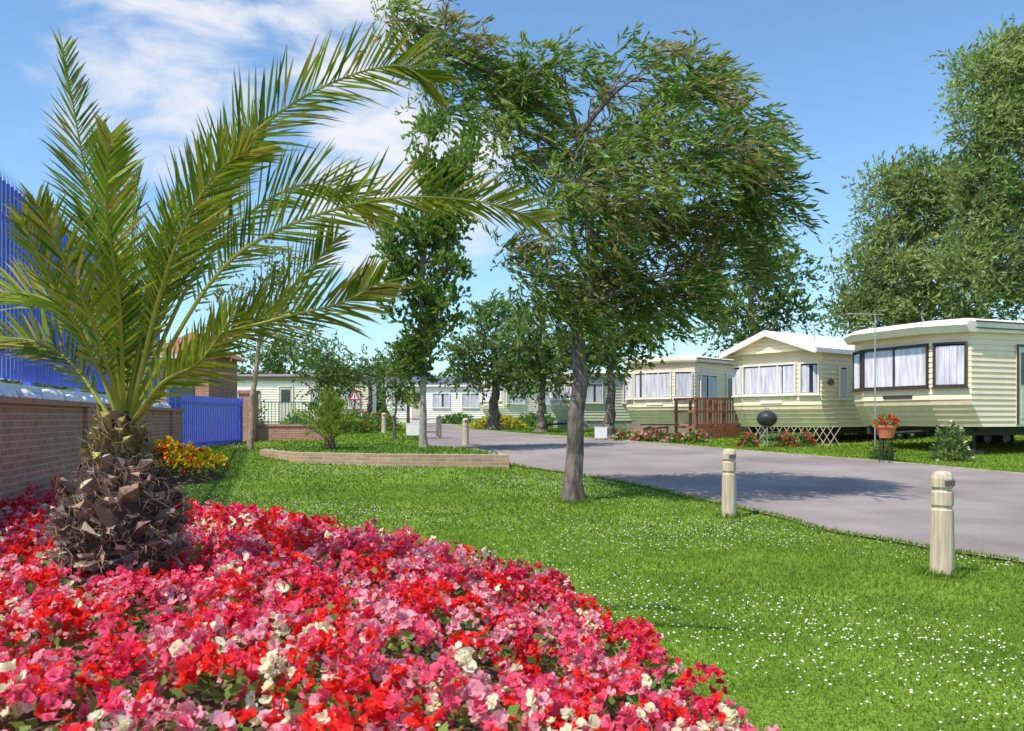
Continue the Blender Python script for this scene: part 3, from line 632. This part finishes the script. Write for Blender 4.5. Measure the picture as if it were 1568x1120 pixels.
m=M();m.bx(0,2.2,0,.3,.4,1.1,0);m.bx(-.03,2.23,-.03,.33,1.103,1.17,0);m.build('low_brick_wall',[WB],loc=(-8.3,27.6,0),rotz=.05)
m=M();
for a in np.arange(0,2.6,.12): m.tube([(a,0,.6),(a,0,1.95)],[.014,.014],5)
for z in(.8,1.93): m.bx(-.03,2.6,-.02,.02,z,z+.04)
m.build('green_railing',[mat('green_paint',(.10,.26,.16),.5,.2,5)],loc=(-9.1,31,0),rotz=.3)

YB=brickmat('buff_brick',(.50,.33,.20),(.36,.21,.13),(.44,.38,.30))
e=empty('raised_brick_bed')
m=M();n=len(rb);cen=rb.mean(0)
def loop(sc,z): return [(cen[0]+(p[0]-cen[0])*sc,cen[1]+(p[1]-cen[1])*sc,z(p[1])) for p in rb]
A=loop(1,lambda y:terr(y)-.1);Bq=loop(1,lambda y:.60);Cq=loop(.9,lambda y:.60);Dq=loop(.9,lambda y:.52)
v=A+Bq+Cq+Dq
for r_ in range(3): m.add(v,[[r_*n+q,r_*n+(q+1)%n,(r_+1)*n+(q+1)%n,(r_+1)*n+q] for q in range(n)])
m.build('brick_edging',[YB],e)
m=M();m.add(loop(.905,lambda y:.57),[list(range(n))]);m.build('bed_turf',[LAWN],e)
m=M();k_=5000;x=g.uniform(-6.2,0,k_);y=g.uniform(18,24.6,k_);kk=pip(x,y,np.array([[p[0],p[1]] for p in loop(.96,lambda y:0)]));x=x[kk];y=y[kk]
leaves(m,np.stack([x,y,np.full(len(x),.57)],1),np.stack([g.normal(0,.5,len(x)),g.normal(0,.5,len(x)),np.ones(len(x))],1),.09,.05,np.array([[.17,.30,.04]])*g.uniform(.6,1.3,(len(x),1)));m.build('bed_grass',[LEAF],e)
m=M();c=sv(505,680,21.);c[2]=.8
for a in range(34):
    th=g.uniform(0,6.28);el=g.uniform(.3,1.4);L=g.uniform(.9,1.35);h=np.array([math.cos(th)*math.cos(el),math.sin(th)*math.cos(el),math.sin(el)])
    P=[c,c+h*L*.4+[0,0,.05],c+h*L*.8,c+h*L*1.05-[0,0,.15]]
    frond(m,P,.30,18,g.uniform(-.6,.6),g,w=.03,rr=.015,c0=(.14,.24,.03),c1=(.36,.46,.07))
m.lathe((c[0],c[1],.5),[(.12,0),(.15,.15),(.12,.35),(.05,.5)],10,2,col=(.12,.08,.05))
m.build('small_palm_plant',[FROND,FROND,COLR])
m=M();c=sv(625,640,34.);c[2]=1.9
for a in range(22):
    th=g.uniform(0,6.28);el=g.uniform(.1,1.3);L=g.uniform(.7,1.0);h=np.array([math.cos(th)*math.cos(el),math.sin(th)*math.cos(el),math.sin(el)])
    frond(m,[c,c+h*L*.4,c+h*L*.8-[0,0,.05],c+h*L*1.0-[0,0,.25]],.25,10,0,g,w=.04)
m.tube([(c[0],c[1],.7),(c[0],c[1],1.95)],[.07,.06],8,2,col=(.2,.15,.1));m.build('cordyline_palm',[FROND,FROND,COLR])

# ================================================================ BOLLARDS
WOOD=mat('weathered_wood',(.58,.46,.33),.95,.28,9,.4,stretch=(4,4,.25))
def bollard(x,y,h=.92,r=.098):
    m=M();z=float(terr(y))
    pr=[(r*1.02,-.1),(r*1.0,0),(r*.96,.5*h),(r*.93,.63*h),(r*.80,.645*h),(r*.80,.665*h),(r*.93,.68*h),(r*.92,.80*h),(r*.78,.815*h),(r*.78,.835*h),(r*.93,.85*h),(r*.93,.93*h),(r*.8,.97*h),(r*.5,.995*h),(0,h)]
    m.lathe((0,0,0),pr,40,0)
    m.bx(-.045,.045,-r*1.02,-r*.7,.865*h,.915*h,1)
    m.build('wooden_bollard',[WOOD,mat('dark_inset',(.12,.10,.09),.6,.1,5)],smooth=False,loc=(x,y,z),rotz=.25)
bollard(3.74,7.42);bollard(2.90,11.4,.92)
for u,d in((713,25.),(672,29.),(588,33.)): bollard(sv(u,0,d)[0],d,.8)
m=M();gg=np.random.default_rng(4)
for (x0_,y0_,r_,n_) in((3.74,7.42,.10,260),(2.9,11.4,.10,200),(bt[0],13.0,.20,420)):
    th=gg.uniform(0,6.28,n_);rr=r_+np.abs(gg.normal(0,.05,n_));x=x0_+rr*np.cos(th);y=y0_+rr*np.sin(th)
    leaves(m,np.stack([x,y,terr(y)],1),np.stack([gg.normal(0,.4,n_),gg.normal(0,.4,n_),np.ones(n_)],1),.10*gg.uniform(.5,1.2,n_),.012,np.array([[.19,.31,.04]])*gg.uniform(.6,1.3,(n_,1)))
m.build('grass_tufts',[GRASSB])

# ================================================================ DETAILS around the caravans
RW=mat('deck_wood',(.30,.11,.06),.7,.25,9,.2)
e=empty('wooden_deck',(6.15,28.6,0),ang(.8,.6)-.15);zg=float(terr(29));m=M()
m.bx(0,1.9,0,1.1,1.02,1.10,0)
for a in(0,.63,1.27,1.82):
    for b in(0,1.02): m.bx(a,a+.08,b,b+.08,zg-.1,2.0,0)
for z in(1.98,1.55): m.bx(-.03,1.93,-.02,.0,z,z+.08,0);m.bx(-.03,-.0,0,1.1,z,z+.08,0)
for a in np.arange(.1,1.85,.12): m.bx(a,a+.035,.01,.04,1.1,1.98,0)
for q in range(3): m.bx(2.0+q*.28,2.3+q*.28,.05,1.05,.95-q*.17,.99-q*.17,0)
for q in np.arange(0,1.9,.14): m.bx(q,q+.12,-.02,.0,zg+.02,1.015,0)
m.build('deck_and_rails',[RW],e)
m=M()
for a in np.arange(0,2.3,.2):
    m.box((a,0,0),(.022,0,0),(0,.015,0),(.34,0,.55),0);m.box((a+.34,.02,0),(.022,0,0),(0,.015,0),(-.34,0,.55),0)
m.build('trellis_fence',[mat('trellis_wood',(.55,.47,.34),.8,.2,8)],loc=(6.8,24.6,float(terr(24.6))),rotz=-.15)
# kettle barbecue on three legs
m=M();R=.28
pr=[(R*math.sin(a),.78-R*.85*math.cos(a)) for a in np.linspace(.02,math.pi/2,8)]
m.lathe((0,0,0),pr,24,0);m.lathe((0,0,0),[(R+.012,.78),(R+.012,.80)]+[(R*math.cos(a)*1.01,.80+R*.8*math.sin(a)) for a in np.linspace(0,math.pi/2,8)],24,0)
for a in(.5,2.6,4.7): m.tube([(.14*math.cos(a),.14*math.sin(a),.56),(.30*math.cos(a),.30*math.sin(a),.0)],[.012,.012],6,1)
for a in(.5,2.6): m.tube([(.30*math.cos(a)-.02,.30*math.sin(a),.06),(.30*math.cos(a)+.02,.30*math.sin(a),.06)],[.07,.07],12,0)
m.tube([(-.07,0,1.02),(-.06,0,1.07),(.06,0,1.07),(.07,0,1.02)],[.01]*4,6,1);m.lathe((0,0,.22),[(0,0),(.15,.0),(.17,.02)],14,1)
m.build('kettle_barbecue',[mat('black_enamel',(.035,.035,.04),.3,.2,6),mat('barbecue_metal',(.35,.35,.35),.4,.2,8,metal=.7)],loc=(7.2,24.1,float(terr(24.1))+.02),rotz=-.25)
def aerial(name,x,y,ztop,zb,s=1):
    m=M();m.tube([(0,0,zb),(0,0,ztop)],[.02,.014],8)
    m.tube([(-.75*s,0,ztop-.05),(.25*s,0,ztop-.05)],[.012,.012],6)
    for a in np.arange(-.7,.2,.13): m.tube([(a*s,-.15,ztop-.05),(a*s,.15,ztop-.05)],[.006,.006],5)
    for a in(-.1,.1): m.tube([(.15*s,-.1,ztop-.05+a),(.15*s,.1,ztop-.05+a)],[.008,.008],5)
    m.build(name,[mat('galvanised',(.45,.45,.45),.4,.15,8,metal=.6)],loc=(x,y,0),rotz=.2)
aerial('tv_aerial',sv(1340,0,20.0)[0],20.0,3.85,.35)
aerial('tv_aerial',sv(1247,0,26.5)[0],26.5,4.3,3.3,.6)
aerial('tv_aerial',sv(1213,0,40)[0],40,5.8,1.0)
def shrub(name,x,y,rx,ry,h,n,lc,fc=None,fn=0,ls=(.09,.05),z=None,seed=0):
    global rng
    rng=np.random.default_rng(seed+77);m=M();zg=float(terr(y)) if z is None else z
    d=unit(rng.normal(size=(n,3)));d[:,2]=np.abs(d[:,2]);d*=rng.uniform(.3,1,(n,1))**.4
    p=np.array([x,y,zg])+d*np.array([rx,ry,h])*rng.uniform(.75,1.15,(n,1))
    leaves(m,p,d+rng.normal(size=(n,3))*.7,ls[0],ls[1],np.array([lc])*rng.uniform(.5,1.5,(n,1)))
    for a in range(6):
        q=p[rng.integers(n)];m.tube([(x,y,zg-.03),q],[.015,.006],4,0,col=(.1,.07,.04),cap=False)
    if fn:
        d=unit(rng.normal(size=(fn,3)));d[:,2]=np.abs(d[:,2])
        p=np.array([x,y,zg])+d*np.array([rx,ry,h])*rng.uniform(.8,1.12,(fn,1))
        fcs=np.array(fc)[rng.integers(0,len(fc),fn)]
        for _ in range(3): leaves(m,p,d+rng.normal(size=(fn,3))*.9,.08,.07,fcs*rng.uniform(.8,1.1,(fn,1)))
    return m.build(name,[LEAF])
G1=(.14,.25,.045)
R3=[(.85,.03,.03),(.85,.2,.3),(.85,.75,.7)]
gg=np.random.default_rng(3)
for a,(u,d) in enumerate(((955,27.6),(985,27.2),(1003,27.4),(1040,26.4),(1068,26.6))): shrub('flowering_shrub',sv(u,0,d)[0],d,gg.uniform(.3,.5),.3,gg.uniform(.25,.5),550,G1,R3,gg.integers(40,90),seed=a)
for a,(u,d) in enumerate(((1145,24.2),(1205,24.1),(1232,24.3))): shrub('flowering_shrub',sv(u,0,d)[0],d,.28,.25,gg.uniform(.25,.42),380,G1,[(.8,.05,.15),(.85,.03,.03)],35,seed=20+a)
shrub('yellow_shrub',sv(762,0,42)[0],42,1.3,.8,.55,1200,(.26,.28,.04),[(.85,.7,.05)],450,ls=(.16,.1),seed=31)
shrub('garden_shrub',sv(1455,0,19.6)[0],19.6,.42,.4,.85,900,(.14,.22,.06),[(.8,.75,.6)],14,seed=32)
shrub('garden_shrub',sv(1350,0,19.9)[0],19.9,.28,.25,.40,400,G1,None,0,seed=33)
shrub('garden_shrub',sv(820,0,44)[0],44,1.2,.8,.7,900,G1,None,0,ls=(.18,.1),seed=34)
shrub('hedge_shrub',sv(455,0,32)[0],32,.6,.6,.8,800,G1,None,0,ls=(.14,.07),seed=35)
shrub('hedge_shrub',sv(540,0,33)[0],33,.8,.6,1.0,1000,G1,R3,40,ls=(.14,.07),seed=36)
shrub('hedge_shrub',sv(580,0,36)[0],36,.9,.7,.8,900,G1,[(.8,.05,.05)],60,ls=(.14,.07),seed=37)
shrub('hedge_shrub',sv(700,0,54)[0],54,1.2,.8,.6,900,G1,None,0,ls=(.2,.1),seed=38)
shrub('hedge_shrub',sv(350,0,28)[0]+.4,28.6,.7,.6,1.5,900,G1,None,0,ls=(.14,.07),seed=39)
m=M();m.lathe((0,0,.45),[(.0,0),(.15,0),(.21,.24),(.23,.24),(.23,.29),(.19,.29),(.17,.25)],14,0)
for a in range(4): m.tube([(.15*math.cos(a*1.57),.15*math.sin(a*1.57),-.1),(.13*math.cos(a*1.57),.13*math.sin(a*1.57),.46)],[.015,.015],5,1)
px,py=sv(1357,0,19.2)[0],19.2
m.build('terracotta_planter',[mat('terracotta',(.55,.17,.07),.8,.2,8),CHAS],loc=(px,py,float(terr(py))+.1))
shrub('planter_flowers',px,py,.24,.24,.2,250,G1,[(.8,.25,.05),(.7,.03,.03)],30,z=float(terr(py))+.84,seed=41,ls=(.06,.03))
for u,d,w_,h_ in((920,28.,.4,.34),(633,30.,.5,.4)):
    m=M();m.bx(-w_/2,w_/2,-.03,.0,.06,.06+h_,0);m.bx(-w_/2-.02,w_/2+.02,-.035,.01,.06+h_,.09+h_,0)
    m.bx(-w_/2+.04,-w_/2+.08,.003,.04,-.05,h_,1);m.bx(w_/2-.08,w_/2-.04,.003,.04,-.05,h_,1)
    m.build('white_marker_board',[mat('white_paint',(.85,.83,.8),.5,.08,5),mat('grey_paint',(.3,.3,.3),.5,.1,5)],loc=(sv(u,0,d)[0],d,float(terr(d))))
m=M();s=.24
for sc,yy,mt in((1,0,0),(.62,-.004,1)):
    V=[(-s*sc,yy,-.14*sc),(s*sc,yy,-.14*sc),(0,yy,.28*sc)];m.add(V,[[0,1,2]],mt)
m.bx(-.02,.02,-.008,-.005,-.05,.08,2);m.tube([(0,.04,-1.6),(0,.04,.2)],[.025,.025],8,2)
m.build('warning_sign',[mat('sign_red',(.6,.02,.02),.4,.05,5),mat('sign_white',(.8,.8,.8),.4,.05,5),CHAS],loc=(sv(543,608,34)[0],34,sv(543,608,34)[2]))

# ================================================================ SKY / SUN / CAMERA
elev=math.radians(57);hx,hy=-.76,-.65;q=math.hypot(hx,hy);hx/=q;hy/=q
w=bpy.data.worlds.new('World');scene.world=w;w.use_nodes=True;N=w.node_tree.nodes;L=w.node_tree.links
bg=N['Background'];bg.inputs['Strength'].default_value=.15
sk=N.new('ShaderNodeTexSky');sk.sky_type='NISHITA';sk.sun_disc=False;sk.sun_elevation=elev;sk.sun_rotation=math.atan2(hx,hy)%(2*math.pi)
sk.air_density=1.0;sk.dust_density=.8;sk.ozone_density=1.2
tint=N.new('ShaderNodeVectorMath');tint.operation='MULTIPLY';tint.inputs[1].default_value=(1.04,1.30,1.45);L.new(sk.outputs[0],tint.inputs[0])
tc=N.new('ShaderNodeTexCoord');nv=N.new('ShaderNodeVectorMath');nv.operation='NORMALIZE';L.new(tc.outputs['Generated'],nv.inputs[0])
mp=N.new('ShaderNodeMapping');mp.inputs['Scale'].default_value=(2.6,2.6,6.0);mp.inputs['Rotation'].default_value=(0,.45,0);L.new(nv.outputs[0],mp.inputs[0])
no=N.new('ShaderNodeTexNoise');no.inputs['Scale'].default_value=2.6;no.inputs['Detail'].default_value=10;no.inputs['Roughness'].default_value=.58;no.inputs['Distortion'].default_value=.5
L.new(mp.outputs[0],no.inputs['Vector'])
def mask(c,a,b):
    c=np.array(c,float);c/=np.linalg.norm(c)
    d=N.new('ShaderNodeVectorMath');d.operation='DOT_PRODUCT';d.inputs[1].default_value=c;L.new(nv.outputs[0],d.inputs[0])
    r=N.new('ShaderNodeMapRange');r.interpolation_type='SMOOTHSTEP';r.inputs[1].default_value=a;r.inputs[2].default_value=b;L.new(d.outputs['Value'],r.inputs[0]);return r.outputs[0]
m1=mask((-.40,1,.42),.986,.9995);m2=mask((-.11,1,.28),.982,.9995);m3=mask((-.2,1,.47),.990,.9995)
mx=N.new('ShaderNodeMath');mx.operation='MAXIMUM';L.new(m1,mx.inputs[0]);L.new(m2,mx.inputs[1])
mx2=N.new('ShaderNodeMath');mx2.operation='MAXIMUM';L.new(mx.outputs[0],mx2.inputs[0]);L.new(m3,mx2.inputs[1])
ms=N.new('ShaderNodeMath');ms.operation='MULTIPLY_ADD';ms.inputs[1].default_value=.33;ms.inputs[2].default_value=-.18;L.new(mx2.outputs[0],ms.inputs[0])
sm=N.new('ShaderNodeMath');sm.operation='ADD';L.new(no.outputs['Fac'],sm.inputs[0]);L.new(ms.outputs[0],sm.inputs[1])
cr=N.new('ShaderNodeMapRange');cr.interpolation_type='SMOOTHSTEP';cr.inputs[1].default_value=.46;cr.inputs[2].default_value=.80;cr.inputs[4].default_value=.95;L.new(sm.outputs[0],cr.inputs[0])
mix=N.new('ShaderNodeMix');mix.data_type='RGBA';L.new(cr.outputs[0],mix.inputs['Factor']);L.new(tint.outputs[0],mix.inputs[6]);mix.inputs[7].default_value=(6.2,6.3,6.5,1)
L.new(mix.outputs[2],bg.inputs['Color'])
sd=bpy.data.lights.new('sun','SUN');sd.energy=5.0;sd.angle=math.radians(.5);sd.color=(1,.93,.84);so=bpy.data.objects.new('sun',sd);scene.collection.objects.link(so)
so.rotation_euler=Vector((hx*math.cos(elev),hy*math.cos(elev),math.sin(elev))).to_track_quat('Z','Y').to_euler()
cd=bpy.data.cameras.new('camera');co=bpy.data.objects.new('camera',cd);scene.collection.objects.link(co)
co.location=(0,0,CAMH);co.rotation_euler=(math.radians(90),0,0);cd.sensor_width=36;cd.lens=36*F/1568;cd.shift_y=80/1568;cd.clip_start=.05;cd.clip_end=3000
cd.dof.use_dof=True;cd.dof.focus_distance=11.0;cd.dof.aperture_fstop=5.6
scene.camera=co
scene.view_settings.view_transform='Standard';scene.view_settings.look='None';scene.view_settings.exposure=0
